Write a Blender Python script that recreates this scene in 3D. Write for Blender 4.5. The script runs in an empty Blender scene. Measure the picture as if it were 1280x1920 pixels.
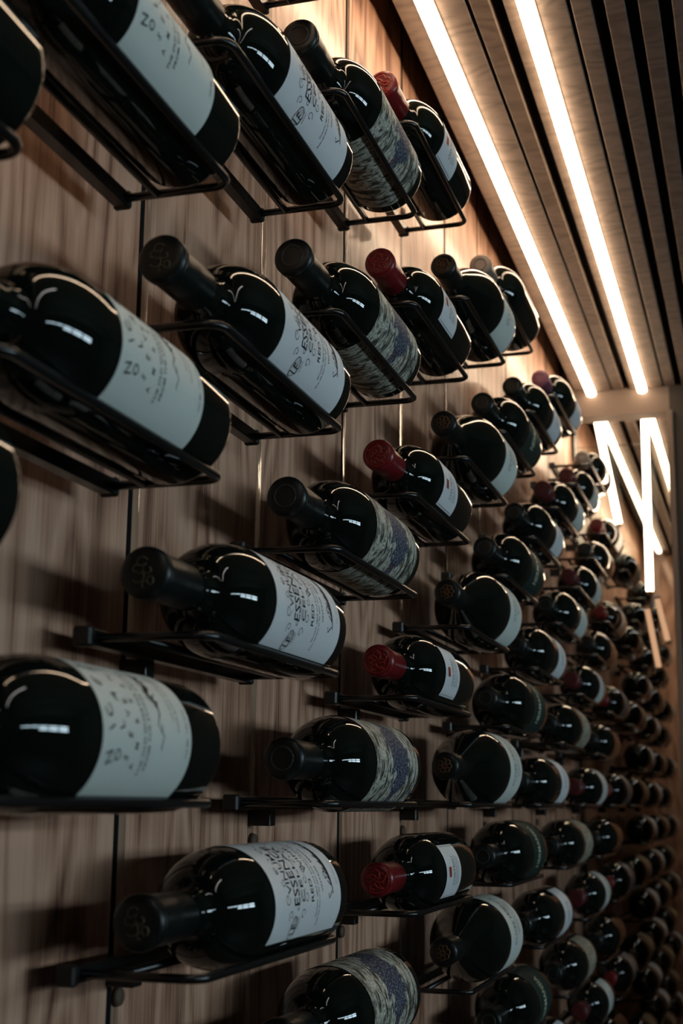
import bpy, bmesh, math, random
from mathutils import Vector, Matrix
sc = bpy.context.scene
C = sc.collection
PI = math.pi
rad = math.radians

# ---------------------------------------------------------------- camera
YAW, PIT, ROL = rad(-17.02935143), rad(11.95792938), rad(0.59200339)
CAM = Vector((0.42579, -0.26873, 0.00124))
FPX = 2570.727
fw = Vector((math.sin(YAW) * math.cos(PIT), math.cos(YAW) * math.cos(PIT), math.sin(PIT)))
r0 = fw.cross(Vector((0, 0, 1))).normalized()
u0 = r0.cross(fw)
rt = math.cos(ROL) * r0 + math.sin(ROL) * u0
up = -math.sin(ROL) * r0 + math.cos(ROL) * u0
cam_d = bpy.data.cameras.new('camera')
cam = bpy.data.objects.new('camera', cam_d)
C.objects.link(cam)
m = Matrix((rt, up, -fw)).transposed().to_4x4()
m.translation = CAM
cam.matrix_world = m
cam_d.sensor_fit = 'VERTICAL'
cam_d.sensor_height = 36.0
cam_d.sensor_width = 24.0
cam_d.lens = FPX / 1920 * 36.0
cam_d.clip_start = 0.02
cam_d.dof.use_dof = True
cam_d.dof.focus_distance = 1.30
cam_d.dof.aperture_fstop = 9.0
sc.camera = cam

# ---------------------------------------------------------------- world, exposure
w = bpy.data.worlds.new('world')
sc.world = w
w.use_nodes = True
w.node_tree.nodes['Background'].inputs['Color'].default_value = (0.55, 0.75, 0.9, 1)
w.node_tree.nodes['Background'].inputs['Strength'].default_value = 0.05
sc.view_settings.view_transform = 'Standard'
sc.view_settings.look = 'None'
sc.view_settings.exposure = 0.6
sc.view_settings.gamma = 1.0
sc.view_settings.use_curve_mapping = False
sc.cycles.use_denoising = True
sc.cycles.max_bounces = 8
sc.cycles.sample_clamp_indirect = 4.0
sc.cycles.caustics_reflective = False
sc.cycles.caustics_refractive = False
LED_W, LED_COL = 12.0, (1.0, 0.74, 0.50)
KEY_W, KEY_COL = 6.0, (1.0, 0.955, 0.93)
WIN_W, WIN_COL = 12.0, (0.66, 0.88, 1.0)

# ---------------------------------------------------------------- layout (metres; z is measured from eye level)
U = 0.27            # one bottle column
S = 0.1053584       # half a row
DX = 0.09006        # outer rod of a rack from the rail
RL = 0.2907         # rack length
WALL = -0.02
CEIL = 1.11
FLOOR = -1.45
YF, YB = -2.2, 5.45
AX = 0.062          # bottle axis from the rail


def project(x, y, z):
    q = Vector((x, y, z)) - CAM
    d = q.dot(fw)
    if d < 0.05:
        return None
    return (640 + FPX * q.dot(rt) / d, 960 - FPX * q.dot(up) / d)


# ---------------------------------------------------------------- helpers
def link(name, me, mat=None, parent=None):
    o = bpy.data.objects.new(name, me)
    C.objects.link(o)
    if mat and me is not None and not me.materials:
        me.materials.append(mat)
    if parent:
        o.parent = parent
    return o


def mesh(name, bm, smooth=False):
    me = bpy.data.meshes.new(name)
    bmesh.ops.recalc_face_normals(bm, faces=bm.faces)
    if smooth:
        for f in bm.faces:
            f.smooth = True
    bm.to_mesh(me)
    bm.free()
    return me


def obj(name, bm, mat, parent=None, smooth=False):
    return link(name, mesh(name, bm, smooth), mat, parent)


def box(bm, x0, x1, y0, y1, z0, z1, bev=0.0):
    g = bmesh.ops.create_cube(bm, size=1.0)
    for v in g['verts']:
        v.co = Vector((x0 + (v.co.x + .5) * (x1 - x0), y0 + (v.co.y + .5) * (y1 - y0), z0 + (v.co.z + .5) * (z1 - z0)))
    if bev:
        es = {e for v in g['verts'] for e in v.link_edges}
        bmesh.ops.bevel(bm, geom=list(es), offset=bev, segments=1, affect='EDGES')
    return bm


def boxbm(*a, **k):
    return box(bmesh.new(), *a, **k)


def tube(bm, pts, r, n=8, cap=True):
    """a round rod swept through the points"""
    pts = [Vector(p) for p in pts]
    rings = []
    up_ = Vector((0, 0, 1))
    for i, p in enumerate(pts):
        a = pts[max(i - 1, 0)]
        b = pts[min(i + 1, len(pts) - 1)]
        t = (b - a).normalized()
        s = t.cross(up_)
        if s.length < 1e-4:
            s = Vector((1, 0, 0))
        s.normalize()
        v = s.cross(t)
        rings.append([bm.verts.new(p + r * (math.cos(2 * PI * k / n) * s + math.sin(2 * PI * k / n) * v)) for k in range(n)])
    for a, b in zip(rings, rings[1:]):
        for k in range(n):
            bm.faces.new((a[k], a[(k + 1) % n], b[(k + 1) % n], b[k]))
    if cap:
        bm.faces.new(rings[0])
        bm.faces.new(rings[-1])
    return bm


def lathe(bm, prof, n=56, a0=0.0, a1=2 * PI, close=True):
    """profile [(y, r)] turned about the local y axis"""
    full = abs(a1 - a0 - 2 * PI) < 1e-6
    m_ = n if full else n + 1
    rings = []
    for y, r in prof:
        if r < 1e-6:
            rings.append([bm.verts.new((0, y, 0))])
        else:
            rings.append([bm.verts.new((r * math.cos(a0 + (a1 - a0) * k / n), y, r * math.sin(a0 + (a1 - a0) * k / n))) for k in range(m_)])
    for a, b in zip(rings, rings[1:]):
        for k in range(n):
            k2 = (k + 1) % m_
            if len(a) == 1:
                bm.faces.new((a[0], b[k2], b[k]))
            elif len(b) == 1:
                bm.faces.new((a[k], a[k2], b[0]))
            else:
                bm.faces.new((a[k], a[k2], b[k2], b[k]))
    return bm


def tag(o, label=None, cat=None, group=None, kind=None):
    if label:
        o['label'] = label
    if cat:
        o['category'] = cat
    if group:
        o['group'] = group
    if kind:
        o['kind'] = kind
    return o


# ---------------------------------------------------------------- materials
def new_mat(name):
    m_ = bpy.data.materials.new(name)
    m_.use_nodes = True
    nt = m_.node_tree
    return m_, nt, nt.nodes['Principled BSDF']


def plain(name, col, rough=0.5, spec=0.5, metal=0.0, coat=0.0):
    m_, nt, b = new_mat(name)
    b.inputs['Base Color'].default_value = (*col, 1)
    b.inputs['Roughness'].default_value = rough
    b.inputs['Specular IOR Level'].default_value = spec
    b.inputs['Metallic'].default_value = metal
    b.inputs['Coat Weight'].default_value = coat
    return m_


def noise_bump(m_, scale, strength, dist=0.001, rough_var=0.0):
    nt = m_.node_tree
    b = nt.nodes['Principled BSDF']
    tc = nt.nodes.new('ShaderNodeTexCoord')
    n = nt.nodes.new('ShaderNodeTexNoise')
    n.inputs['Scale'].default_value = scale
    n.inputs['Detail'].default_value = 4
    nt.links.new(tc.outputs['Object'], n.inputs['Vector'])
    bp = nt.nodes.new('ShaderNodeBump')
    bp.inputs['Strength'].default_value = strength
    bp.inputs['Distance'].default_value = dist
    nt.links.new(n.outputs['Fac'], bp.inputs['Height'])
    nt.links.new(bp.outputs['Normal'], b.inputs['Normal'])
    if rough_var:
        mr = nt.nodes.new('ShaderNodeMapRange')
        r = b.inputs['Roughness'].default_value
        mr.inputs['To Min'].default_value = r - rough_var
        mr.inputs['To Max'].default_value = r + rough_var
        nt.links.new(n.outputs['Fac'], mr.inputs['Value'])
        nt.links.new(mr.outputs['Result'], b.inputs['Roughness'])
    return m_


def emis(name, col, strength):
    m_ = bpy.data.materials.new(name)
    m_.use_nodes = True
    nt = m_.node_tree
    nt.nodes.clear()
    e = nt.nodes.new('ShaderNodeEmission')
    e.inputs['Color'].default_value = (*col, 1)
    e.inputs['Strength'].default_value = strength
    o = nt.nodes.new('ShaderNodeOutputMaterial')
    nt.links.new(e.outputs[0], o.inputs['Surface'])
    return m_


def ramp(nt, stops):
    r = nt.nodes.new('ShaderNodeValToRGB')
    e = r.color_ramp.elements
    while len(e) < len(stops):
        e.new(0.5)
    for k, (p, c) in enumerate(stops):
        e[k].position = p
        e[k].color = (*c, 1)
    return r


def wood(name, light, mid, dark, rough=0.5, dens=1.0):
    m_, nt, b = new_mat(name)
    tc = nt.nodes.new('ShaderNodeTexCoord')
    oi = nt.nodes.new('ShaderNodeObjectInfo')
    mul = nt.nodes.new('ShaderNodeMath')
    mul.operation = 'MULTIPLY'
    mul.inputs[1].default_value = 37.0
    nt.links.new(oi.outputs['Random'], mul.inputs[0])
    add = nt.nodes.new('ShaderNodeVectorMath')
    add.operation = 'ADD'
    nt.links.new(tc.outputs['Object'], add.inputs[0])
    comb = nt.nodes.new('ShaderNodeCombineXYZ')
    nt.links.new(mul.outputs[0], comb.inputs[0])
    nt.links.new(mul.outputs[0], comb.inputs[2])
    nt.links.new(comb.outputs[0], add.inputs[1])

    def mapped(sx, sy, sz):
        mp = nt.nodes.new('ShaderNodeMapping')
        mp.inputs['Scale'].default_value = (sx, sy, sz)
        nt.links.new(add.outputs[0], mp.inputs['Vector'])
        return mp
    fine = nt.nodes.new('ShaderNodeTexNoise')
    fine.inputs['Scale'].default_value = 1.0
    fine.inputs['Detail'].default_value = 6
    nt.links.new(mapped(60, 420 * dens, 9).outputs[0], fine.inputs['Vector'])
    warp = nt.nodes.new('ShaderNodeTexNoise')
    warp.inputs['Scale'].default_value = 1.0
    warp.inputs['Detail'].default_value = 2
    nt.links.new(mapped(4, 7, 1.6).outputs[0], warp.inputs['Vector'])
    ma = nt.nodes.new('ShaderNodeMath')
    ma.operation = 'MULTIPLY'
    ma.inputs[1].default_value = 14.0
    nt.links.new(warp.outputs['Fac'], ma.inputs[0])
    fr = nt.nodes.new('ShaderNodeMath')
    fr.operation = 'PINGPONG'
    fr.inputs[1].default_value = 0.5
    nt.links.new(ma.outputs[0], fr.inputs[0])
    band = nt.nodes.new('ShaderNodeTexNoise')
    band.inputs['Scale'].default_value = 1.0
    band.inputs['Detail'].default_value = 3
    nt.links.new(mapped(10, 42 * dens, 1.2).outputs[0], band.inputs['Vector'])
    mx = nt.nodes.new('ShaderNodeMath')
    mx.operation = 'MULTIPLY_ADD'
    mx.inputs[1].default_value = 0.55
    nt.links.new(fr.outputs[0], mx.inputs[0])
    m3 = nt.nodes.new('ShaderNodeMath')
    m3.operation = 'MULTIPLY'
    m3.inputs[1].default_value = 0.5
    nt.links.new(band.outputs['Fac'], m3.inputs[0])
    nt.links.new(m3.outputs[0], mx.inputs[2])
    m4 = nt.nodes.new('ShaderNodeMath')
    m4.operation = 'MULTIPLY_ADD'
    m4.inputs[1].default_value = 0.55
    nt.links.new(fine.outputs['Fac'], m4.inputs[0])
    nt.links.new(mx.outputs[0], m4.inputs[2])
    rp = ramp(nt, [(0.42, dark), (0.60, mid), (0.80, light)])
    nt.links.new(m4.outputs[0], rp.inputs['Fac'])
    hs = nt.nodes.new('ShaderNodeHueSaturation')
    mr = nt.nodes.new('ShaderNodeMapRange')
    mr.inputs['To Min'].default_value = 0.86
    mr.inputs['To Max'].default_value = 1.14
    nt.links.new(oi.outputs['Random'], mr.inputs['Value'])
    nt.links.new(mr.outputs['Result'], hs.inputs['Value'])
    nt.links.new(rp.outputs['Color'], hs.inputs['Color'])
    nt.links.new(hs.outputs['Color'], b.inputs['Base Color'])
    b.inputs['Roughness'].default_value = rough
    b.inputs['Specular IOR Level'].default_value = 0.35
    bp = nt.nodes.new('ShaderNodeBump')
    bp.inputs['Strength'].default_value = 0.35
    bp.inputs['Distance'].default_value = 0.0006
    nt.links.new(fine.outputs['Fac'], bp.inputs['Height'])
    nt.links.new(bp.outputs['Normal'], b.inputs['Normal'])
    return m_


M = {}
M['walnut'] = wood('walnut_plank', (0.64, 0.38, 0.26), (0.45, 0.24, 0.15), (0.15, 0.065, 0.04))
M['batten'] = wood('walnut_batten', (0.34, 0.22, 0.15), (0.27, 0.165, 0.105), (0.17, 0.095, 0.06), dens=2)
M['walnut'].node_tree.nodes['Principled BSDF'].inputs['Coat Weight'].default_value = 0.35
M['walnut'].node_tree.nodes['Principled BSDF'].inputs['Coat Roughness'].default_value = 0.16
M['batten'].node_tree.nodes['Principled BSDF'].inputs['Coat Weight'].default_value = 1.0
M['batten'].node_tree.nodes['Principled BSDF'].inputs['Coat IOR'].default_value = 1.7
M['walnut'].node_tree.nodes['Principled BSDF'].inputs['Coat Weight'].default_value = 0.35
M['walnut'].node_tree.nodes['Principled BSDF'].inputs['Coat Roughness'].default_value = 0.16
M['batten'].node_tree.nodes['Principled BSDF'].inputs['Coat Roughness'].default_value = 0.09
M['slat'] = wood('ceiling_slat', (0.20, 0.15, 0.12), (0.16, 0.12, 0.094), (0.11, 0.08, 0.062), rough=0.65)
M['plug'] = plain('bronze_plug', (0.10, 0.065, 0.042), 0.6, 0.3)
M['void'] = noise_bump(plain('black_gap', (0.006, 0.006, 0.006), 0.9, 0.1), 40, 0.1)
M['glass'] = noise_bump(plain('dark_bottle_glass', (0.0035, 0.0065, 0.005), 0.03, 0.5), 9, 0.03, 0.002)
M['steel'] = noise_bump(plain('black_powder_coated_steel', (0.006, 0.006, 0.006), 0.26, 0.5), 600, 0.08, 0.0003)
M['plastic'] = noise_bump(plain('black_plastic_cap', (0.006, 0.006, 0.006), 0.42, 0.5), 300, 0.05, 0.0003)
M['white_paper'] = noise_bump(plain('cool_white_paper', (0.66, 0.67, 0.67), 0.7, 0.2), 900, 0.12, 0.0002)
M['offwhite_paper'] = noise_bump(plain('offwhite_paper', (0.58, 0.61, 0.56), 0.75, 0.2), 900, 0.12, 0.0002)
M['green_paper'] = noise_bump(plain('dark_green_paper', (0.012, 0.028, 0.022), 0.6, 0.3), 900, 0.1, 0.0002)
M['tan_paper'] = noise_bump(plain('tan_paper', (0.36, 0.29, 0.18), 0.7, 0.2), 900, 0.1, 0.0002)
M['ink'] = plain('black_ink', (0.02, 0.022, 0.025), 0.6, 0.2)
M['grey_ink'] = plain('grey_ink', (0.11, 0.11, 0.11), 0.6, 0.2)
M['red_ink'] = plain('red_ink', (0.30, 0.035, 0.02), 0.6, 0.2)
M['gold_ink'] = plain('pale_gold_ink', (0.55, 0.58, 0.42), 0.4, 0.4)
M['cap_black'] = noise_bump(plain('black_green_foil', (0.004, 0.0065, 0.0055), 0.36, 0.45), 500, 0.06, 0.0003)
M['cap_red'] = noise_bump(plain('red_wax_foil', (0.17, 0.008, 0.010), 0.30, 0.5), 300, 0.08, 0.0004)
M['cap_darkred'] = noise_bump(plain('dark_red_foil', (0.10, 0.012, 0.014), 0.4, 0.5), 300, 0.08, 0.0004)
M['cap_purple'] = noise_bump(plain('purple_foil', (0.17, 0.045, 0.085), 0.42, 0.5), 300, 0.08, 0.0004)
M['cap_silver'] = noise_bump(plain('grey_brown_foil', (0.17, 0.14, 0.12), 0.42, 0.5), 300, 0.08, 0.0004)
M['seal_gold'] = plain('dull_gold_stamp', (0.115, 0.095, 0.055), 0.45, 0.5, 0.2)
M['seal_bronze'] = plain('bronze_stamp', (0.15, 0.072, 0.03), 0.45, 0.5, 0.4)
M['seal_red'] = plain('red_emboss', (0.38, 0.03, 0.025), 0.25, 0.5)
M['seal_grey'] = plain('grey_stamp', (0.03, 0.036, 0.036), 0.4, 0.5)
M['led'] = emis('warm_led_diffuser', LED_COL, LED_W)
M['led_reflection'] = emis('dim_led_reflection', (1.0, 0.56, 0.31), 0.42)  # weak glow standing in for reflections of the LEDs
M['key'] = emis('cool_led_diffuser', KEY_COL, KEY_W)
M['pane'] = emis('daylit_pane', WIN_COL, WIN_W)
M['wallpaint'] = noise_bump(plain('dark_plaster', (0.05, 0.042, 0.036), 0.85, 0.2), 30, 0.2, 0.003)
M['header'] = noise_bump(plain('brown_header_paint', (0.16, 0.12, 0.095), 0.7, 0.3), 30, 0.1, 0.002)
M['floor'] = noise_bump(plain('dark_stone_floor', (0.035, 0.03, 0.027), 0.5, 0.4), 6, 0.2, 0.004)
M['alu'] = plain('anodised_channel', (0.30, 0.22, 0.16), 0.4, 0.5, 0.6)
m_, nt, b = new_mat('clear_partition_glass')
b.inputs['Base Color'].default_value = (0.9, 0.97, 0.94, 1)
b.inputs['Roughness'].default_value = 0.0
b.inputs['Transmission Weight'].default_value = 1.0
b.inputs['IOR'].default_value = 1.12
M['clear'] = m_
M['glass_edge'] = plain('green_glass_edge', (0.10, 0.22, 0.20), 0.15, 0.5)


def art_material():
    m_, nt, b = new_mat('engraved_art_paper')
    uv = nt.nodes.new('ShaderNodeUVMap')

    def mapped(sx, sy, ox=0, oy=0):
        mp = nt.nodes.new('ShaderNodeMapping')
        mp.inputs['Scale'].default_value = (sx, sy, 1)
        mp.inputs['Location'].default_value = (ox, oy, 0)
        nt.links.new(uv.outputs['UV'], mp.inputs['Vector'])
        return mp

    def noise(mp, sc_, det, dist=0.0):
        n = nt.nodes.new('ShaderNodeTexNoise')
        n.inputs['Scale'].default_value = sc_
        n.inputs['Detail'].default_value = det
        n.inputs['Distortion'].default_value = dist
        nt.links.new(mp.outputs[0], n.inputs['Vector'])
        return n
    # uv is in metres: u along the bottle, v around it
    n1 = noise(mapped(75, 26), 1.0, 6, 2.6)
    r1 = ramp(nt, [(0.40, (0.05, 0.05, 0.035)), (0.46, (0.30, 0.30, 0.24)), (0.55, (0.66, 0.65, 0.55)), (0.62, (0.38, 0.39, 0.32)), (0.70, (0.62, 0.61, 0.52))])
    nt.links.new(n1.outputs['Fac'], r1.inputs['Fac'])
    n2 = noise(mapped(420, 130), 1.0, 6, 2.5)
    r2 = ramp(nt, [(0.44, (0.12, 0.12, 0.12)), (0.50, (1, 1, 1)), (1.0, (1, 1, 1))])
    nt.links.new(n2.outputs['Fac'], r2.inputs['Fac'])
    mul = nt.nodes.new('ShaderNodeMixRGB')
    mul.blend_type = 'MULTIPLY'
    mul.inputs[0].default_value = 0.85
    nt.links.new(r1.outputs[0], mul.inputs[1])
    nt.links.new(r2.outputs[0], mul.inputs[2])
    # blue figure in the middle
    gr = nt.nodes.new('ShaderNodeTexGradient')
    gr.gradient_type = 'SPHERICAL'
    mpb = mapped(25, 17, -0.212 * 25, -0.014 * 17)
    nw = noise(mapped(60, 60), 1.0, 3)
    vm = nt.nodes.new('ShaderNodeVectorMath')
    vm.operation = 'MULTIPLY_ADD'
    vm.inputs[1].default_value = (1.6, 1.6, 0)
    nt.links.new(nw.outputs['Color'], vm.inputs[0])
    vs = nt.nodes.new('ShaderNodeVectorMath')
    vs.operation = 'SUBTRACT'
    vs.inputs[1].default_value = (0.8, 0.8, 0)
    nt.links.new(mpb.outputs[0], vs.inputs[0])
    nt.links.new(vs.outputs[0], vm.inputs[2])
    nt.links.new(vm.outputs[0], gr.inputs['Vector'])
    rb = ramp(nt, [(0.22, (0, 0, 0)), (0.30, (1, 1, 1))])
    nt.links.new(gr.outputs['Fac'], rb.inputs['Fac'])
    dots = noise(mapped(520, 420), 1.0, 4)
    bl = ramp(nt, [(0.42, (0.012, 0.018, 0.045)), (0.56, (0.06, 0.075, 0.12)), (0.64, (0.34, 0.34, 0.28))])
    nt.links.new(dots.outputs['Fac'], bl.inputs['Fac'])
    mix = nt.nodes.new('ShaderNodeMixRGB')
    nt.links.new(rb.outputs[0], mix.inputs[0])
    nt.links.new(mul.outputs[0], mix.inputs[1])
    nt.links.new(bl.outputs[0], mix.inputs[2])
    # rusty touches
    n4 = noise(mapped(70, 40, 3, 9), 1.0, 3)
    r4 = ramp(nt, [(0.62, (0, 0, 0)), (0.68, (1, 1, 1))])
    nt.links.new(n4.outputs['Fac'], r4.inputs['Fac'])
    mix2 = nt.nodes.new('ShaderNodeMixRGB')
    mix2.inputs[2].default_value = (0.12, 0.05, 0.025, 1)
    nt.links.new(r4.outputs[0], mix2.inputs[0])
    nt.links.new(mix.outputs[0], mix2.inputs[1])
    nt.links.new(mix2.outputs[0], b.inputs['Base Color'])
    b.inputs['Roughness'].default_value = 0.6
    b.inputs['Specular IOR Level'].default_value = 0.25
    return m_


def picture_material():
    """small vineyard-like tan print, too small to read"""
    m_, nt, b = new_mat('tan_engraved_paper')
    uv = nt.nodes.new('ShaderNodeUVMap')
    n = nt.nodes.new('ShaderNodeTexNoise')
    n.inputs['Scale'].default_value = 120
    n.inputs['Detail'].default_value = 5
    n.inputs['Distortion'].default_value = 1.5
    nt.links.new(uv.outputs['UV'], n.inputs['Vector'])
    r = ramp(nt, [(0.40, (0.12, 0.10, 0.07)), (0.55, (0.40, 0.37, 0.28)), (0.8, (0.5, 0.47, 0.38))])
    nt.links.new(n.outputs['Fac'], r.inputs['Fac'])
    nt.links.new(r.outputs[0], b.inputs['Base Color'])
    b.inputs['Roughness'].default_value = 0.65
    return m_


M['art'] = art_material()
M['picture'] = picture_material()

# ---------------------------------------------------------------- the room
def structure(name, bm, mat):
    return tag(obj(name, bm, mat), kind='structure')


structure('floor', boxbm(WALL - .1, 3.1, YF, YB, FLOOR - .05, FLOOR), M['floor'])
structure('ceiling', boxbm(WALL - .1, 3.1, YF, YB, CEIL, CEIL + .05), M['wallpaint'])
structure('wall_front', boxbm(WALL - .1, 3.1, YF - .1, YF, FLOOR, CEIL), M['wallpaint'])
structure('wall_end', boxbm(WALL - .1, 3.1, YB, YB + .1, FLOOR, CEIL), M['walnut'])

# left wall: dark backing, walnut planks, narrow battens with round plugs
wall = structure('wall_left', boxbm(WALL - .06, WALL - .031, YF, YB, FLOOR, CEIL), M['void'])
seam0 = 0.6425
ks = range(-6, 18)
def plank_mesh(wd, r):
    """board whose near edge lies back and whose far edge stands proud and rounded"""
    bm = bmesh.new()
    pr_ = [(WALL - .030, 0), (WALL - .0030, 0), (WALL - .0022, .0008)]
    for q in range(9):
        a = q / 8 * PI / 2
        pr_.append((WALL + .0006 - r + r * math.cos(a), wd - r + r * math.sin(a)))
    pr_.append((WALL - .030, wd))
    lo_ = [bm.verts.new((x, y, FLOOR)) for x, y in pr_]
    hi_ = [bm.verts.new((x, y, CEIL - .001)) for x, y in pr_]
    for q in range(len(pr_)):
        f = bm.faces.new((lo_[q], lo_[(q + 1) % len(pr_)], hi_[(q + 1) % len(pr_)], hi_[q]))
        f.smooth = 3 <= q <= 10
    bm.faces.new(lo_)
    bm.faces.new(hi_)
    return mesh('plank', bm)


plank_a, plank_b = plank_mesh(U - .0155 - .0008 - .0004, .0016), plank_mesh(U - .0155 - .0065 - .0004, .0042)
bmb = bmesh.new()
bp_ = [(WALL - .03, 0.0)] + [(WALL - .0010 + .0004 * math.sin(PI * q / 10), .0145 * (1 - math.cos(PI * q / 10)) / 2) for q in range(11)] + [(WALL - .03, .0145)]
lo = [bmb.verts.new((x, y, FLOOR)) for x, y in bp_]
hi = [bmb.verts.new((x, y, CEIL - .001)) for x, y in bp_]
for q in range(len(bp_)):
    f = bmb.faces.new((lo[q], lo[(q + 1) % len(bp_)], hi[(q + 1) % len(bp_)], hi[q]))
    f.smooth = 1 <= q <= 10
bmb.faces.new(lo)
bmb.faces.new(hi)
bat_me = mesh('batten', bmb)
joint_me = mesh('joint_strip', boxbm(WALL - .03, WALL + .0003, 0.0, .0062, FLOOR, CEIL - .001))
bmp = bmesh.new()
bmesh.ops.create_cone(bmp, cap_ends=True, segments=20, radius1=.0072, radius2=.0060, depth=.004)
bmesh.ops.rotate(bmp, verts=bmp.verts, matrix=Matrix.Rotation(PI / 2, 3, 'Y'))
plug_me = mesh('plug', bmp, True)
for k in ks:
    y = seam0 + U * k
    if y < YF or y > YB - .2:
        continue
    # odd seams have a black filler strip for the joint's shade before the batten, even ones close up to it
    gap = .0065 if k % 2 == 0 else .0008
    if k % 2 == 0:
        o = link('joint_strip', joint_me, M['void'], wall)
        o.location = (0, y + .0002, 0)
    o = link('batten', bat_me, M['batten'], wall)
    o.location = (0, y + gap, 0)
    o = link('plank', plank_a if k % 2 else plank_b, M['walnut'], wall)
    o.location = (0, y + gap + .0150, 0)
    zp = -.134 if k % 2 == 0 else -.0335
    for z in (zp, zp - .84, zp + .84 if k % 2 else zp - .42):
        p = link('plug', plug_me, M['plug'], wall)
        p.location = (WALL + .0022, y + gap + .0072, z)

# right wall with the daylit window that shows in the bottles' shoulders
WX = 3.0
wy0, wy1, wz0, wz1 = -2.0, 2.2, 0.10, 0.46
wr = structure('wall_right', boxbm(WX, WX + .1, YF, wy0, FLOOR, CEIL), M['wallpaint'])
for a in ((wy1, YB, FLOOR, CEIL), (wy0, wy1, FLOOR, wz0), (wy0, wy1, wz1, CEIL)):
    obj('wall_section', boxbm(WX, WX + .1, *a), M['wallpaint'], wr)
bmw = bmesh.new()
WYS = [-2.0, -1.3, -.6, .1, .8, 1.5, 2.2]
for y in WYS:
    box(bmw, WX + .02, WX + .06, y - .045, y + .045, wz0, wz1)
for z in (wz0, wz0 + .2, wz1):
    box(bmw, WX + .025, WX + .055, wy0, wy1, z - .025, z + .025)
win = structure('window_1', bmw, M['header'])
for y, y2 in zip(WYS, WYS[1:]):
    for z, z2 in ((wz0 + .2, wz1), (wz0, wz0 + .2)):
        if z == wz0 and y < 0:
            obj('panel', boxbm(WX + .036, WX + .044, y + .02, y2 - .02, z + .01, z2 - .01), M['header'], win)
        else:
            obj('pane', boxbm(WX + .038, WX + .042, y + .02, y2 - .02, z + .01, z2 - .01), M['pane'], win)

# header beam and the wall beside the passage
YH = 3.05
structure('trim_1', boxbm(WALL, .245, YH, YH + .06, .945, CEIL), M['header'])
structure('wall_back', boxbm(.245, WX, YH, YH + .12, FLOOR, CEIL), M['wallpaint'])
structure('trim_2', boxbm(.238, .252, YH - .012, YH + .12, FLOOR, .945, bev=.001), M['header'])

# ceiling slats
ceil_o = bpy.data.objects['ceiling']
SP = 0.0415
slat_me = mesh('slat', boxbm(0, .0245, YF, YH, 1.008, 1.045, bev=.0008))
slat_me2 = mesh('slat_rear', boxbm(0, .0245, YH + .07, YB, 1.008, 1.045, bev=.0008))
wide_me = mesh('slat_wide', boxbm(0, .0375, YF, YH, 1.008, 1.045, bev=.0008))
cove_me = mesh('cove_board', boxbm(.014, .0455, YF, YH, 1.016, 1.046, bev=.0008))
link('cove_board', cove_me, M['slat'], ceil_o)
link('ceiling_board', mesh('ceiling_board', boxbm(.014, 2.99, YF, YB, 1.0462, 1.056)), M['wallpaint'], ceil_o)
for i in range(1, 34):
    for me_ in ((slat_me, slat_me2) if i < 7 else (slat_me,)):
        if i in (1, 4) and me_ is slat_me:
            me_ = wide_me
        o = link('slat', me_, M['slat'], ceil_o)
        o.location = (.0285 + SP * i - (.0015 if me_ is wide_me else 0), 0, 0)


# LED bars
def led_bar(x, z, y0, y1, label, mat, group='warm light bars', wdt=.021):
    e = tag(link('light_bar', None), label, 'lamp', group)
    e.location = (x, y0, z)
    L_ = y1 - y0
    h = wdt / 2
    bm = bmesh.new()
    prof = [(h, .006), (h, 0)] + [(h * math.cos(a), -h * .55 * math.sin(a)) for a in [PI * k / 8 for k in range(1, 8)]] + [(-h, 0), (-h, .006)]
    v0 = [bm.verts.new((px, 0, pz)) for px, pz in prof]
    v1 = [bm.verts.new((px, L_, pz)) for px, pz in prof]
    for k in range(len(prof) - 1):
        bm.faces.new((v0[k], v0[k + 1], v1[k + 1], v1[k]))
    bm.faces.new((v0[-1], v0[0], v1[0], v1[-1]))
    bm.faces.new(v0)
    bm.faces.new(v1)
    obj('diffuser', bm, mat, e)
    bm = boxbm(-h - .001, h + .001, 0, L_, .006, .0078)
    box(bm, -h * .5 - .0008, -h * .5 + .0008, 0, L_, -h * .51, -h * .40)
    obj('channel', bm, M['alu'], e)
    return e


led_bar(.0575, 1.0, YF + .1, YH - .004, 'near warm light bar in the slatted ceiling, closest to the plank wall', M['led'])
led_bar(.1815, 1.0, YF + .1, YH - .004, 'near warm light bar in the slatted ceiling, farther from the plank wall', M['led'])
led_bar(.0575, 1.0, YH + .17, 5.30, 'warm light bar behind the header beam, the long one crossing the upright bar', M['led'], wdt=.018)
led_bar(.1815, 1.0, YH + .17, 5.30, 'short-looking warm light bar behind the header beam, cut off by the dark wall edge', M['led'], wdt=.018)
led_bar(.5595, 1.0, -1.5, .35, 'cool light bar in the ceiling outside the picture, right of the warm ones', M['key'], 'cool light bars', .03)


led_bar(.5595, 1.0, YH + .3, 5.2, 'added unseen cool light bar behind the dark end wall, brightening the far labels', M['key'], 'cool light bars', .03)  # added out of view to light the labels behind the glass


def hanging_tube(a, b_, label, mt='led', r=.0088):
    a, b_ = Vector(a), Vector(b_)
    e = tag(link('light_tube', None), label, 'lamp', 'upright warm light tubes')
    e.location = a
    d = b_ - a
    obj('diffuser', tube(bmesh.new(), [(0, 0, 0), d], r, 14), M[mt], e, True)
    bm = bmesh.new()
    tube(bm, [(0, 0, 0), -d.normalized() * .008], r + .0008, 14)
    obj('end_cap', bm, M['alu'], e, True)
    bm = bmesh.new()
    tube(bm, [d, d + d.normalized() * .008], r + .0008, 14)
    obj('end_cap', bm, M['alu'], e, True)
    return e


hanging_tube((.052, 3.2, .985), (.100, 3.2, .70), 'leaning warm light tube below the header, the left one, half hidden by bottles')
hanging_tube((.174, 3.2, .985), (.171, 3.2, .525), 'straight upright warm light tube below the header, nearest the dark wall edge')

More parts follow.
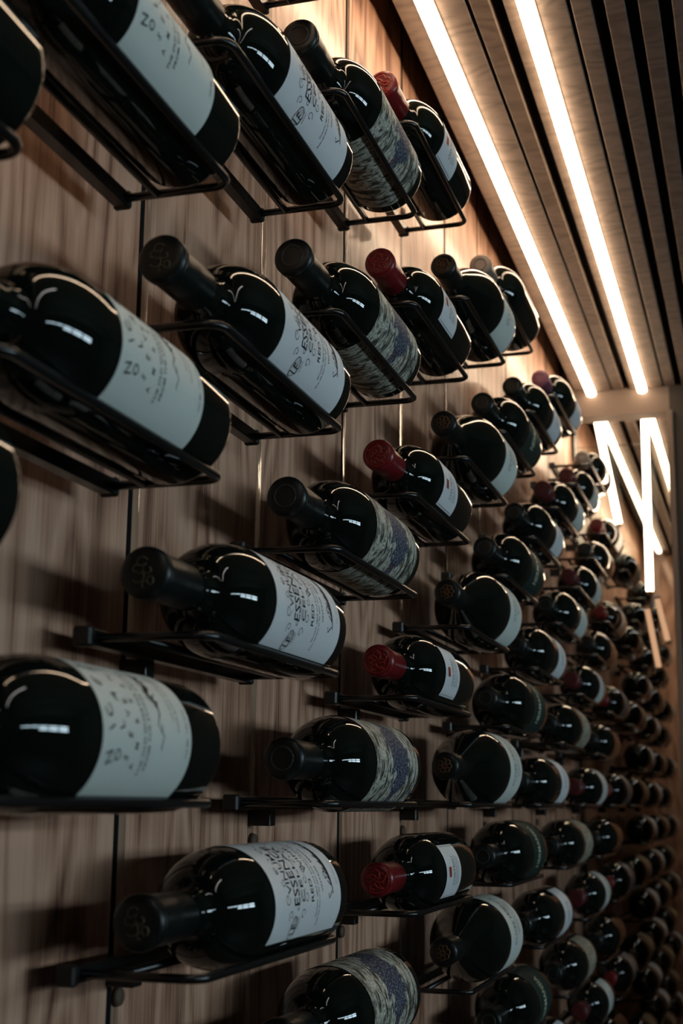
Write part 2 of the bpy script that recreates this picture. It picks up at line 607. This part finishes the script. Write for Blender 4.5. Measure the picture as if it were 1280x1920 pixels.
hanging_tube((.163, 3.2, .48), (.186, 3.2, .335), 'glowing stand-in for a dim light reflection among the far bottles, lower of the pair', 'led_reflection', .007)  # no lamp: glowing rod added in place of a faint LED reflection
hanging_tube((.188, 3.2, .505), (.210, 3.2, .40), 'glowing stand-in for a dim light reflection among the far bottles, upper of the pair', 'led_reflection', .007)  # second added rod, also glowing for a reflected streak

# glass partition behind the eleventh column
YG = 3.33
gp = tag(link('glass_partition', None), 'clear glass partition standing across the passage between two bottle walls', 'glass partition')
gp.location = (0, YG, FLOOR)
obj('pane', boxbm(-.018, .243, -.004, .004, 0, .94 - FLOOR), M['clear'], gp)
obj('edge_strip', boxbm(-.0195, -.0165, -.0035, .012, 0, 1.0 - FLOOR), M['glass_edge'], gp)
bm = boxbm(-.0195, -.012, -.09, -.035, 0, 1.0 - FLOOR)
obj('frame_post', bm, M['steel'], gp)

# ---------------------------------------------------------------- bottles
def smooth_profile(kind, L_, R, rc):
    """body glass outline from the end of the capsule to the punt, y from the cap face"""
    p = []
    if kind == 'bordeaux':
        p += [(.050, rc * .80), (.072, rc * .84), (.084, rc * .95)]
        ys, ye = .084, .135
        for k in range(1, 15):
            t = k / 14
            a = t * PI / 2
            # quarter-round shoulder, high and full
            p.append((ys + (ye - ys) * (1 - math.cos(a)) ** .9, rc * .95 + (R - rc * .95) * math.sin(a) ** .88))
    else:
        p += [(.044, rc * .86), (.060, rc * 1.0)]
        ys, ye = .060, .155
        for k in range(1, 15):
            t = k / 14
            s_ = t * t * (3 - 2 * t)
            p.append((ys + (ye - ys) * t, rc * 1.0 + (R - rc * 1.0) * (0.65 * math.sin(t * PI / 2) + .35 * s_)))
    p.append((L_ - .05, R))
    e = .009
    for k in range(0, 7):
        a = k / 6 * PI / 2
        p.append((L_ - e + e * math.sin(a), R - e + e * math.cos(a)))
    p += [(L_ - .002, R * .62), (L_ - .022, R * .32), (L_ - .028, 0)]
    return p


def capsule_profile(rc, end):
    return [(0.0005, 0), (0, rc * .62), (0.0006, rc * .90), (.002, rc * 1.0), (.0035, rc * 1.035), (.0052, rc * 1.02), (.0062, rc * .985),
            (.0072, rc * 1.02), (.0088, rc * 1.03), (.0102, rc * .985), (.012, rc * .955), (end * .5, rc * .955), (end, rc * .93), (end, rc * .80)]


def arc_patch(y0, y1, R, a0, a1, n=40, m_=6):
    """curved sheet around the bottle with a UV in metres"""
    bm = bmesh.new()
    uvl = bm.loops.layers.uv.new('UVMap')
    g = [[bm.verts.new((R * math.cos(a0 + (a1 - a0) * k / n), y0 + (y1 - y0) * i / m_, R * math.sin(a0 + (a1 - a0) * k / n))) for k in range(n + 1)] for i in range(m_ + 1)]
    for i in range(m_):
        for k in range(n):
            f = bm.faces.new((g[i][k], g[i][k + 1], g[i + 1][k + 1], g[i + 1][k]))
            co = [(i, k), (i, k + 1), (i + 1, k + 1), (i + 1, k)]
            for lp, (ii, kk) in zip(f.loops, co):
                lp[uvl].uv = (y0 + (y1 - y0) * ii / m_, (a0 + (a1 - a0) * kk / n) * R)
    return bm


_txt = {}


def text_tris(s, size):
    key = (s, size)
    if key in _txt:
        return _txt[key]
    cu = bpy.data.curves.new('t', 'FONT')
    cu.body = s
    cu.size = size
    cu.align_x = 'CENTER'
    cu.align_y = 'CENTER'
    cu.resolution_u = 2
    cu.offset = size * .006
    o = bpy.data.objects.new('t', cu)
    C.objects.link(o)
    bpy.context.view_layer.update()
    me = bpy.data.meshes.new_from_object(o.evaluated_get(bpy.context.evaluated_depsgraph_get()))
    vs = [v.co.copy() for v in me.vertices]
    fs = [tuple(p.vertices) for p in me.polygons]
    bpy.data.objects.remove(o)
    bpy.data.curves.remove(cu)
    bpy.data.meshes.remove(me)
    _txt[key] = (vs, fs)
    return _txt[key]


def put_text(bm, s, size, y, arc, R, stretch=1.0, rot=0.0):
    """text running round the bottle, its top towards the neck; arc in radians is where its middle sits"""
    vs, fs = text_tris(s, size)
    cr, sr = math.cos(rot), math.sin(rot)
    nv = []
    for v in vs:
        tx, ty = v.x * stretch, v.y
        tx, ty = tx * cr - ty * sr, tx * sr + ty * cr
        a = arc + tx / R
        nv.append(bm.verts.new((R * math.cos(a), y - ty, R * math.sin(a))))
    for f in fs:
        try:
            bm.faces.new([nv[i] for i in f])
        except ValueError:
            pass


def stroke(bm, pts, wd, R):
    """ribbon on the label; pts are (y, arc length around) in metres"""
    n = len(pts)
    L_, R_ = [], []
    for i in range(n):
        a, b_ = pts[max(i - 1, 0)], pts[min(i + 1, n - 1)]
        dx, dy = b_[0] - a[0], b_[1] - a[1]
        d = math.hypot(dx, dy) or 1
        ww = wd(i / (n - 1)) if callable(wd) else wd
        nx, ny = -dy / d * ww / 2, dx / d * ww / 2
        for lst, s_ in ((L_, 1), (R_, -1)):
            y, v = pts[i][0] + nx * s_, (pts[i][1] + ny * s_) / R
            lst.append(bm.verts.new((R * math.cos(v), y, R * math.sin(v))))
    for i in range(n - 1):
        bm.faces.new((L_[i], L_[i + 1], R_[i + 1], R_[i]))


def spiral(y, v, r, turns, a0, hand=1, n=16):
    return [(y + r * (1 - t / n * .85) * math.cos(a0 + hand * turns * 2 * PI * t / n), v + r * (1 - t / n * .85) * math.sin(a0 + hand * turns * 2 * PI * t / n)) for t in range(n + 1)]


def emblem(kind, R):
    """relief on the cap face, facing -y"""
    rnd = random.Random(7 if kind != 'rosette' else 3)
    bm = bmesh.new()

    def line(pts, r):
        tube(bm, [(x, -.0002, z) for x, z in pts], r, 5)
    if kind == 'crest':
        for (cx, cz, rr, t, a) in ((-.1, .35, .28, .8, .4), (.2, .1, .25, .9, 2), (-.15, -.15, .3, .8, 3.6), (.25, -.3, .22, .8, 5), (-.3, .1, .2, .7, 1), (.05, -.5, .2, .7, 0)):
            pts = [(R * (cx + rr * (1 - k / 20) * math.cos(a + t * 6.28 * k / 14)), R * (cz + rr * (1 - k / 20) * math.sin(a + t * 6.28 * k / 14))) for k in range(15)]
            line(pts, R * .03)
    elif kind == 'emboss':
        for k in range(5):
            a = k * 2 * PI / 5
            pts = [(R * .68 * (t / 10) * math.cos(a + t * .17), R * .68 * (t / 10) * math.sin(a + t * .17)) for t in range(1, 11)]
            line(pts, R * .06)
            pts = [(R * (.42 * math.cos(a + .6) + .16 * math.cos(q * .6)), R * (.42 * math.sin(a + .6) + .16 * math.sin(q * .6))) for q in range(9)]
            line(pts, R * .04)
        line([(R * .78 * math.cos(q * PI / 16), R * .78 * math.sin(q * PI / 16)) for q in range(33)], R * .03)
    elif kind == 'rosette':
        for k in range(7):
            a = k * 2 * PI / 7
            cx, cz = .36 * math.cos(a), .36 * math.sin(a)
            line([(R * (cx + .17 * math.cos(q * .7)), R * (cz + .17 * math.sin(q * .7))) for q in range(10)], R * .055)
        line([(R * .12 * math.cos(q * .7), R * .12 * math.sin(q * .7)) for q in range(10)], R * .06)
    else:
        line([(R * .55 * math.cos(q * PI / 14), R * .55 * math.sin(q * PI / 14)) for q in range(29)], R * .045)
    return bm


def arc_(d):
    return rad(d)


def print_letters(R, yc):
    """scattered capitals that shrink towards the foot of the label, a drawn quill-like figure, rows of tiny words"""
    bm = bmesh.new()
    rnd = random.Random(5)
    rows = [('NICES', .0108, .010), ('OLAR', .0092, .021), ('SEVENS', .0070, .031), ('AMBERS', .0056, .0400)]
    for s, size, dy in rows:
        n = len(s)
        for k, ch in enumerate(s):
            a = -26 + (k + .5) * 96 / n + rnd.uniform(-4, 4)
            put_text(bm, ch, size, yc + dy + rnd.uniform(-.0015, .0015), rad(a), R, rot=rnd.uniform(-.5, .5))
    for s, size, dy, a in (('THE OLD QUARTER ROW', .0040, .0500, 14), ('FROM THE STONE CELLAR', .0040, .0560, 20), ('red wine of the valley', .0030, .090, 40), ('estate grown and bottled', .0030, .0955, 36), ('750 ML  14% VOL', .0030, .108, 8)):
        put_text(bm, s, size, yc + dy, rad(a), R, 1.35)
    fig = [(yc + .072 + .004 * math.sin(t * 2.2), R * rad(-6 + t * 9)) for t in range(11)]
    stroke(bm, fig, lambda t: .0009 + .0042 * math.exp(-((t - .55) / .16) ** 2), R)
    for k in range(9):
        a = 26 + k * 3.5
        stroke(bm, [(yc + .071, R * rad(a)), (yc + .071 + .006 * (-1) ** k, R * rad(a + 6))], .0010, R)
    stroke(bm, [(yc + .0725, R * rad(-8)), (yc + .0735, R * rad(10)), (yc + .0715, R * rad(30))], .0008, R)
    return bm


def print_scroll(R, y0):
    """scrollwork cartouche, arched words, RED WINE, fine script lines and a reclining figure"""
    bm = bmesh.new()
    mid = 22
    put_text(bm, 'LE', .0150, y0 + .046, rad(mid - 58), R, .6)
    put_text(bm, 'ESSENCE', .0170, y0 + .046, rad(mid), R, .80)
    put_text(bm, 'VINUM', .0110, y0 + .032, rad(mid), R, 1.0)
    put_text(bm, 'CELLAR', .0090, y0 + .0600, rad(mid), R, 1.6)
    put_text(bm, 'RED  WINE', .0085, y0 + .081, rad(mid - 2), R, 1.15)
    put_text(bm, 'Grown, aged and bottled by the house', .0038, y0 + .0910, rad(mid - 4), R, 1.15)
    put_text(bm, 'from old vines on the upper stony rows of the valley', .0038, y0 + .0965, rad(mid - 12), R, .85)
    put_text(bm, 'VINTAGE  MMXVI', .0045, y0 + .1055, rad(mid), R, 1.1)
    put_text(bm, 'ALC 14% BY VOL', .0020, y0 + .143, rad(mid - 6), R, 1.5)
    return bm


def print_scrollwork(R, y0):
    bm = bmesh.new()
    mid = rad(22) * R
    for s_ in (-1, 1):
        for (dy, dv, r_, t, a, h) in ((.026, .020, .0045, 1.1, 0, 1), (.068, .020, .0050, 1.1, 2, -1), (.024, .008, .0035, 1.0, 3, -1), (.070, .008, .0038, 1.0, 1, 1),
                                      (.034, .032, .0040, 1.0, 4, 1), (.060, .033, .0042, 1.0, 0, -1), (.047, .027, .0030, 1.0, 2, 1), (.020, .0, .0028, 1.0, 2, 1), (.075, .0, .0028, 1, 5, 1)):
            stroke(bm, spiral(y0 + dy, mid + s_ * dv, r_ * 1.15, t, a, h * s_), .00065, R)
        for q in range(5):
            stroke(bm, [(y0 + .046 + (q - 2) * .0028 * (1 + t * .12), mid + s_ * (.034 + t * .0023)) for t in range(5)], .0006, R)
    # banner rings round the words
    for yy, hv in ((.0395, .024), (.0530, .024)):
        stroke(bm, [(y0 + yy + .0016 * math.cos(t / 12 * PI * 2), mid + (t / 12 - .5) * 2 * hv) for t in range(13)], .0006, R)
    stroke(bm, [(y0 + .044 + .0058 * math.cos(t * PI / 10), mid - .0415 + .0085 * math.sin(t * PI / 10)) for t in range(21)], .0008, R)
    return bm


def print_figure(R, y0):
    """reclining winged figure drawn in ink near the foot of the label"""
    bm = bmesh.new()
    mid = rad(30) * R
    rnd = random.Random(11)
    stroke(bm, [(y0 + .131 - .004 * math.sin(t / 12 * PI), mid - .028 + t * .0045) for t in range(13)], lambda t: .0010 + .0055 * math.sin(PI * t) ** 2, R)
    for k in range(14):
        v = mid - .022 + k * .0035
        stroke(bm, [(y0 + .1295, v), (y0 + .1225 + rnd.uniform(-.003, .002), v + rnd.uniform(.002, .006))], .0011, R)
    stroke(bm, spiral(y0 + .1205, mid - .014, .0042, .9, 1), .0010, R)
    stroke(bm, [(y0 + .128, mid - .026), (y0 + .121, mid - .031), (y0 + .119, mid - .027)], .0011, R)
    stroke(bm, [(y0 + .129, mid + .018), (y0 + .123, mid + .030), (y0 + .124, mid + .037)], .0010, R)
    return bm


def print_small(R, y0, y1, word, mid, size=.0034, lines=3):
    bm = bmesh.new()
    yc = (y0 + y1) / 2
    put_text(bm, word, size, yc, rad(mid), R, .62)
    for k in range(lines):
        put_text(bm, ('estate bottled red wine', 'appellation controlled', 'product of the valley')[k % 3], size * .42, yc + size * .85 + k * size * .5, rad(mid), R, .75)
    return bm


TYPES = {
    # r body, length, capsule radius, shape, cap material, emblem, label (y0, y1, a0, a1, material)
    'letters': dict(R=.041, L=.312, rc=.0160, shape='bordeaux', cap='cap_black', em='crest', emm='seal_gold', lab=(.143, .257, -48, 82, 'offwhite_paper')),
    'scroll': dict(R=.0415, L=.308, rc=.0165, shape='bordeaux', cap='cap_black', em='crest', emm='seal_gold', lab=(.130, .281, -47, 88, 'white_paper')),
    'art': dict(R=.0415, L=.300, rc=.0165, shape='bordeaux', cap='cap_black', em='ring', emm='seal_grey', lab=(.130, .278, -160, 95, 'art')),
    'red': dict(R=.041, L=.288, rc=.0160, shape='bordeaux', cap='cap_red', em='emboss', emm='seal_red', lab=(.127, .197, -38, 43, 'white_paper')),
    'wide': dict(R=.050, L=.262, rc=.0160, shape='burgundy', cap='cap_black', em='rosette', emm='seal_bronze', lab=(.163, .248, -60, 88, 'offwhite_paper')),
    'green': dict(R=.0445, L=.282, rc=.0160, shape='bordeaux', cap='cap_black', em='ring', emm='seal_grey', lab=(.145, .255, -55, 90, 'green_paper')),
    'plain_white': dict(R=.0420, L=.290, rc=.0160, shape='bordeaux', cap='cap_black', em='ring', emm='seal_grey', lab=(.178, .262, -50, 75, 'white_paper')),
    'picture': dict(R=.0430, L=.285, rc=.0160, shape='bordeaux', cap='cap_black', em='ring', emm='seal_grey', lab=(.150, .262, -70, 80, 'picture')),
    'darkred': dict(R=.0420, L=.262, rc=.0160, shape='bordeaux', cap='cap_darkred', em='ring', emm='cap_darkred', lab=(.135, .215, -55, 75, 'offwhite_paper')),
    'bare': dict(R=.0420, L=.250, rc=.0155, shape='bordeaux', cap='cap_black', em='ring', emm='seal_grey', lab=None),
    'redwhite': dict(R=.0420, L=.265, rc=.0155, shape='bordeaux', cap='cap_red', em='ring', emm='seal_red', lab=(.130, .220, -55, 75, 'white_paper')),
    'edge': dict(R=.0425, L=.3135, rc=.0160, shape='bordeaux', cap='cap_black', em=None, emm='seal_grey', lab=None),
    'far_tan': dict(R=.0420, L=.290, rc=.0150, shape='bordeaux', cap='cap_black', em=None, emm='seal_grey', lab=(.15, .245, -55, 80, 'tan_paper')),
    'far_white': dict(R=.0420, L=.290, rc=.0150, shape='bordeaux', cap='cap_black', em=None, emm='seal_grey', lab=(.15, .245, -55, 80, 'white_paper')),
}
PROTO = {}


def proto(tn, cap=None, lab='same'):
    """mesh data of one kind: list of (part name, mesh, material, children)"""
    key = (tn, cap, lab)
    if key in PROTO:
        return PROTO[key]
    t = TYPES[tn]
    R, L_, rc = t['R'], t['L'], t['rc']
    far = tn.startswith('far')
    n = 28 if far else 64
    capend = .060 if t['shape'] == 'bordeaux' else .052
    parts = []

    def add(name, bm, mat, kids=(), smooth=True):
        me = mesh(name, bm, smooth)
        me.materials.append(M[mat])
        parts.append((name, me, list(kids)))
        return me
    add('glass_body', lathe(bmesh.new(), smooth_profile(t['shape'], L_, R, rc), n), 'glass')
    kids = []
    if t['em']:
        em = mesh('stamp', emblem(t['em'], rc), True)
        em.materials.append(M[t['emm']])
        kids.append(('stamp', em))
    add('capsule', lathe(bmesh.new(), capsule_profile(rc, capend), n if far else 40), cap or t['cap'], kids)
    lb = t['lab'] if lab == 'same' else lab
    if lb:
        y0, y1, a0, a1, lm = lb
        RR = R + .0004
        Rp = R + .0007
        kids = []
        pr = []
        if tn == 'letters':
            pr = [(print_letters(Rp, y0), 'ink')]
        elif tn == 'scroll':
            pr = [(print_scroll(Rp, y0), 'ink'), (print_scrollwork(Rp, y0), 'grey_ink'), (print_figure(Rp, y0), 'ink')]
        elif tn == 'red':
            pr = [(print_small(Rp, y0 + .002, y1, 'CHATEAU', 2, .0110), 'grey_ink')]
            bm = bmesh.new()
            stroke(bm, [(y0 + .017, -.0045 + .0105 * q / 8) for q in range(9)], .010, Rp + .0001)
            pr.append((bm, 'red_ink'))
            bm = bmesh.new()
            for a in (a0 + 3, a1 - 3):
                stroke(bm, [(y0 + .003, rad(a) * Rp), (y1 - .003, rad(a) * Rp)], .0006, Rp)
            pr.append((bm, 'grey_ink'))
        elif tn == 'wide':
            pr = [(print_small(Rp, y0, y1 - .012, 'CUVEE FRIENDS', 22, .0165, 3), 'grey_ink')]
            bm = bmesh.new()
            put_text(bm, '1er', .0120, y0 + .028, rad(32), Rp)
            pr.append((bm, 'red_ink'))
        elif tn == 'green':
            bm = bmesh.new()
            put_text(bm, 'HERMANSIA', .030, (y0 + y1) / 2 - .004, rad(12), Rp, .40)
            pr = [(bm, 'gold_ink')]
        elif tn in ('plain_white', 'darkred', 'redwhite') and lm != 'green_paper':
            pr = [(print_small(Rp, y0, y1, 'DOMAINE', 10, .0120, 2), 'grey_ink')]
        for i, (bm, mt) in enumerate(pr):
            me = mesh('print', bm)
            me.materials.append(M[mt])
            me['stuff'] = 1
            kids.append(('print', me))
        add('label', arc_patch(y0, y1, RR, rad(a0), rad(a1), 24 if far else 48), lm, kids)
        if tn in ('scroll', 'letters', 'red'):
            add('back_label', arc_patch(y0 + .01, y1 - .012, RR, rad(a0 - 130), rad(a0 - 78 if tn != 'red' else a0 - 60), 18), 'tan_paper' if tn == 'scroll' else 'offwhite_paper')
    PROTO[key] = parts
    return parts


def rest_z(R):
    return math.sqrt((R + .0031) ** 2 - .028 ** 2)


def place_bottle(tn, c, j, dy, roll, label, cap=None, lab='same'):
    t = TYPES[tn]
    e = tag(link('wine_bottle', None), label, 'bottle', 'wine bottles lying on the wall racks')
    e.location = (AX, c * U + dy, j * S + rest_z(t['R']))
    e.rotation_euler = (0, rad(-roll), 0)
    for name, me, kids in proto(tn, cap, lab):
        p = link(name, me, None, e)
        for kn, km in kids:
            k_ = link(kn, km, None, p)
            if kn == 'print':
                k_['kind'] = 'stuff'
    return e


# ---------------------------------------------------------------- racks
def rack_meshes():
    out = []
    bm = boxbm(0.0, .011, -.004, RL - .0025, -.0055, .0055, bev=.0008)
    out.append(('rail', mesh('rail', bm), 'steel'))
    rc = .013
    pts = [(.008, .004, 0), (DX - rc, .004, 0)]
    for k in range(1, 6):
        a = k / 6 * PI / 2
        pts.append((DX - rc + rc * math.sin(a), .004 + rc - rc * math.cos(a), 0))
    pts.append((DX, .004 + rc, 0))
    pts.append((DX, RL - .004 - rc, 0))
    for k in range(1, 6):
        a = k / 6 * PI / 2
        pts.append((DX - rc + rc * math.cos(a), RL - .004 - rc + rc * math.sin(a), 0))
    pts += [(DX - rc, RL - .004, 0), (.008, RL - .004, 0)]
    out.append(('cradle_rod', mesh('cradle_rod', tube(bmesh.new(), pts, .0031, 10), True), 'steel'))
    out.append(('support_rod', mesh('support_rod', tube(bmesh.new(), [(.034, .004, 0), (.034, RL - .004, 0)], .0031, 10), True), 'steel'))
    out.append(('mount', mesh('mount', boxbm(WALL - .012, .002, .098, .112, -.020, -.004, bev=.0008)), 'steel'))
    bm = boxbm(-.0012, .0125, -.0105, -.003, -.0068, .0068, bev=.0016)
    out.append(('end_cap', mesh('end_cap', bm), 'plastic'))
    bm = boxbm(-.0012, .0125, RL - .0032, RL + .002, -.0068, .0068, bev=.0016)
    out.append(('end_cap', mesh('end_cap', bm), 'plastic'))
    for n_, me, mt in out:
        me.materials.append(M[mt])
    return out


RACK = rack_meshes()


def place_rack(c, j, label):
    e = tag(link('bottle_rack', None), label, 'bottle rack', 'black wire racks on the plank wall')
    e.location = (0, c * U, j * S)
    for n_, me, mt in RACK:
        link(n_, me, None, e)
    return e


# ---------------------------------------------------------------- the grid
COL = {
    0: ('edge', -.030, 'cut-off column at left edge', 'dark bottle showing only its base'),
    1: ('letters', -.040, 'leftmost full column', 'bottle with scattered-letter label'),
    2: ('scroll', -.036, 'second bottle column', 'bottle with scrollwork on white label'),
    3: ('art', -.045, 'third bottle column', 'bottle with blue and grey art label'),
    4: ('red', -.038, 'fourth bottle column', 'red capped bottle with narrow white label'),
    5: ('wide', .0, 'fifth bottle column', 'wide-shouldered bottle, pale band label'),
    6: ('green', -.018, 'sixth bottle column', 'bottle with dark green label'),
    7: ('plain_white', -.033, 'seventh bottle column', 'bottle with plain white label'),
    8: ('picture', .005, 'eighth bottle column', 'bottle with tan picture label'),
    9: ('darkred', .070, 'ninth bottle column', 'dark red capped bottle'),
    10: ('bare', .080, 'tenth bottle column', 'dark bottle without visible label'),
    11: ('redwhite', .065, 'last column before the glass', 'red capped bottle with white label'),
    13: ('far_tan', .03, 'first column behind the glass', 'blurred dark bottle with tan label'),
    14: ('far_white', .03, 'second column behind the glass', 'blurred dark bottle with white label'),
    15: ('far_white', .03, 'third column behind the glass', 'blurred dark bottle with white label'),
    16: ('far_tan', .03, 'fourth column behind the glass', 'blurred dark bottle with tan label'),
    17: ('far_tan', .03, 'fifth column behind the glass', 'blurred dark bottle with tan label'),
    18: ('far_white', .03, 'sixth column behind the glass', 'blurred dark bottle with white label'),
}
ORD = ['topmost', 'second from top', 'third from top', 'fourth from top', 'fifth from top', 'sixth from top', 'seventh from top', 'eighth from top',
       'ninth from top', 'tenth from top', 'eleventh from top', 'twelfth from top']
rnd = random.Random(4)
ROLL = {(1, 0): 0, (1, 2): 0, (1, 4): 2, (2, 1): 0, (2, -1): 13, (2, 3): 0, (2, 5): -3, (4, -1): 2, (5, -2): 10, (3, -2): 25}
DY = {(2, -1): .006, (2, 1): -.004, (4, 7): .012, (5, 2): .014, (5, -2): -.018, (3, 6): .008, (9, 6): .0, (6, -1): -.03}
for c, (tn, dy, colname, look) in COL.items():
    rank = 0
    for j in range(7, -12, -1):
        if (c + j) % 2 == 0:
            continue
        seen = False
        for yy in (-.05, .02, .1, .2, .28):
            for zz in (-.03, .09):
                for xx in (0, .11):
                    q = project(xx, c * U + yy, j * S + zz)
                    if q and -10 < q[0] < 1262 and -10 < q[1] < 1930:
                        seen = True
        if not seen:
            continue
        if c > 12 and j > 6:
            continue
        cap, lb, lk = None, 'same', look
        if (c, j) == (6, 7):
            cap, lk = 'cap_silver', 'grey-brown capped dark bottle'
            lb = None
        elif (c, j) == (8, 7):
            cap, lk, lb = 'cap_purple', 'purple capped bottle with white label', (.178, .262, -50, 75, 'white_paper')
        elif (c, j) == (8, 5):
            cap, lk, lb = 'cap_darkred', 'dark capped bottle with off-white label', (.170, .262, -50, 75, 'offwhite_paper')
        elif (c, j) == (8, 3):
            lk, lb = 'bottle with off-white label', (.165, .262, -50, 75, 'offwhite_paper')
        elif (c, j) == (10, 7):
            cap, lk = 'cap_silver', 'grey capped dark bottle'
        where = ORD[min(rank, 11)]
        place_bottle(tn, c, j, dy + DY.get((c, j), 0) + (rnd.uniform(-.004, .004) if (c, j) not in DY else 0), ROLL.get((c, j), rnd.uniform(-6, 6)),
                     '%s, %s in the %s' % (lk, where, colname), cap, lb)
        place_rack(c, j, 'black wire rack, %s in the %s' % (where, colname))
        rank += 1
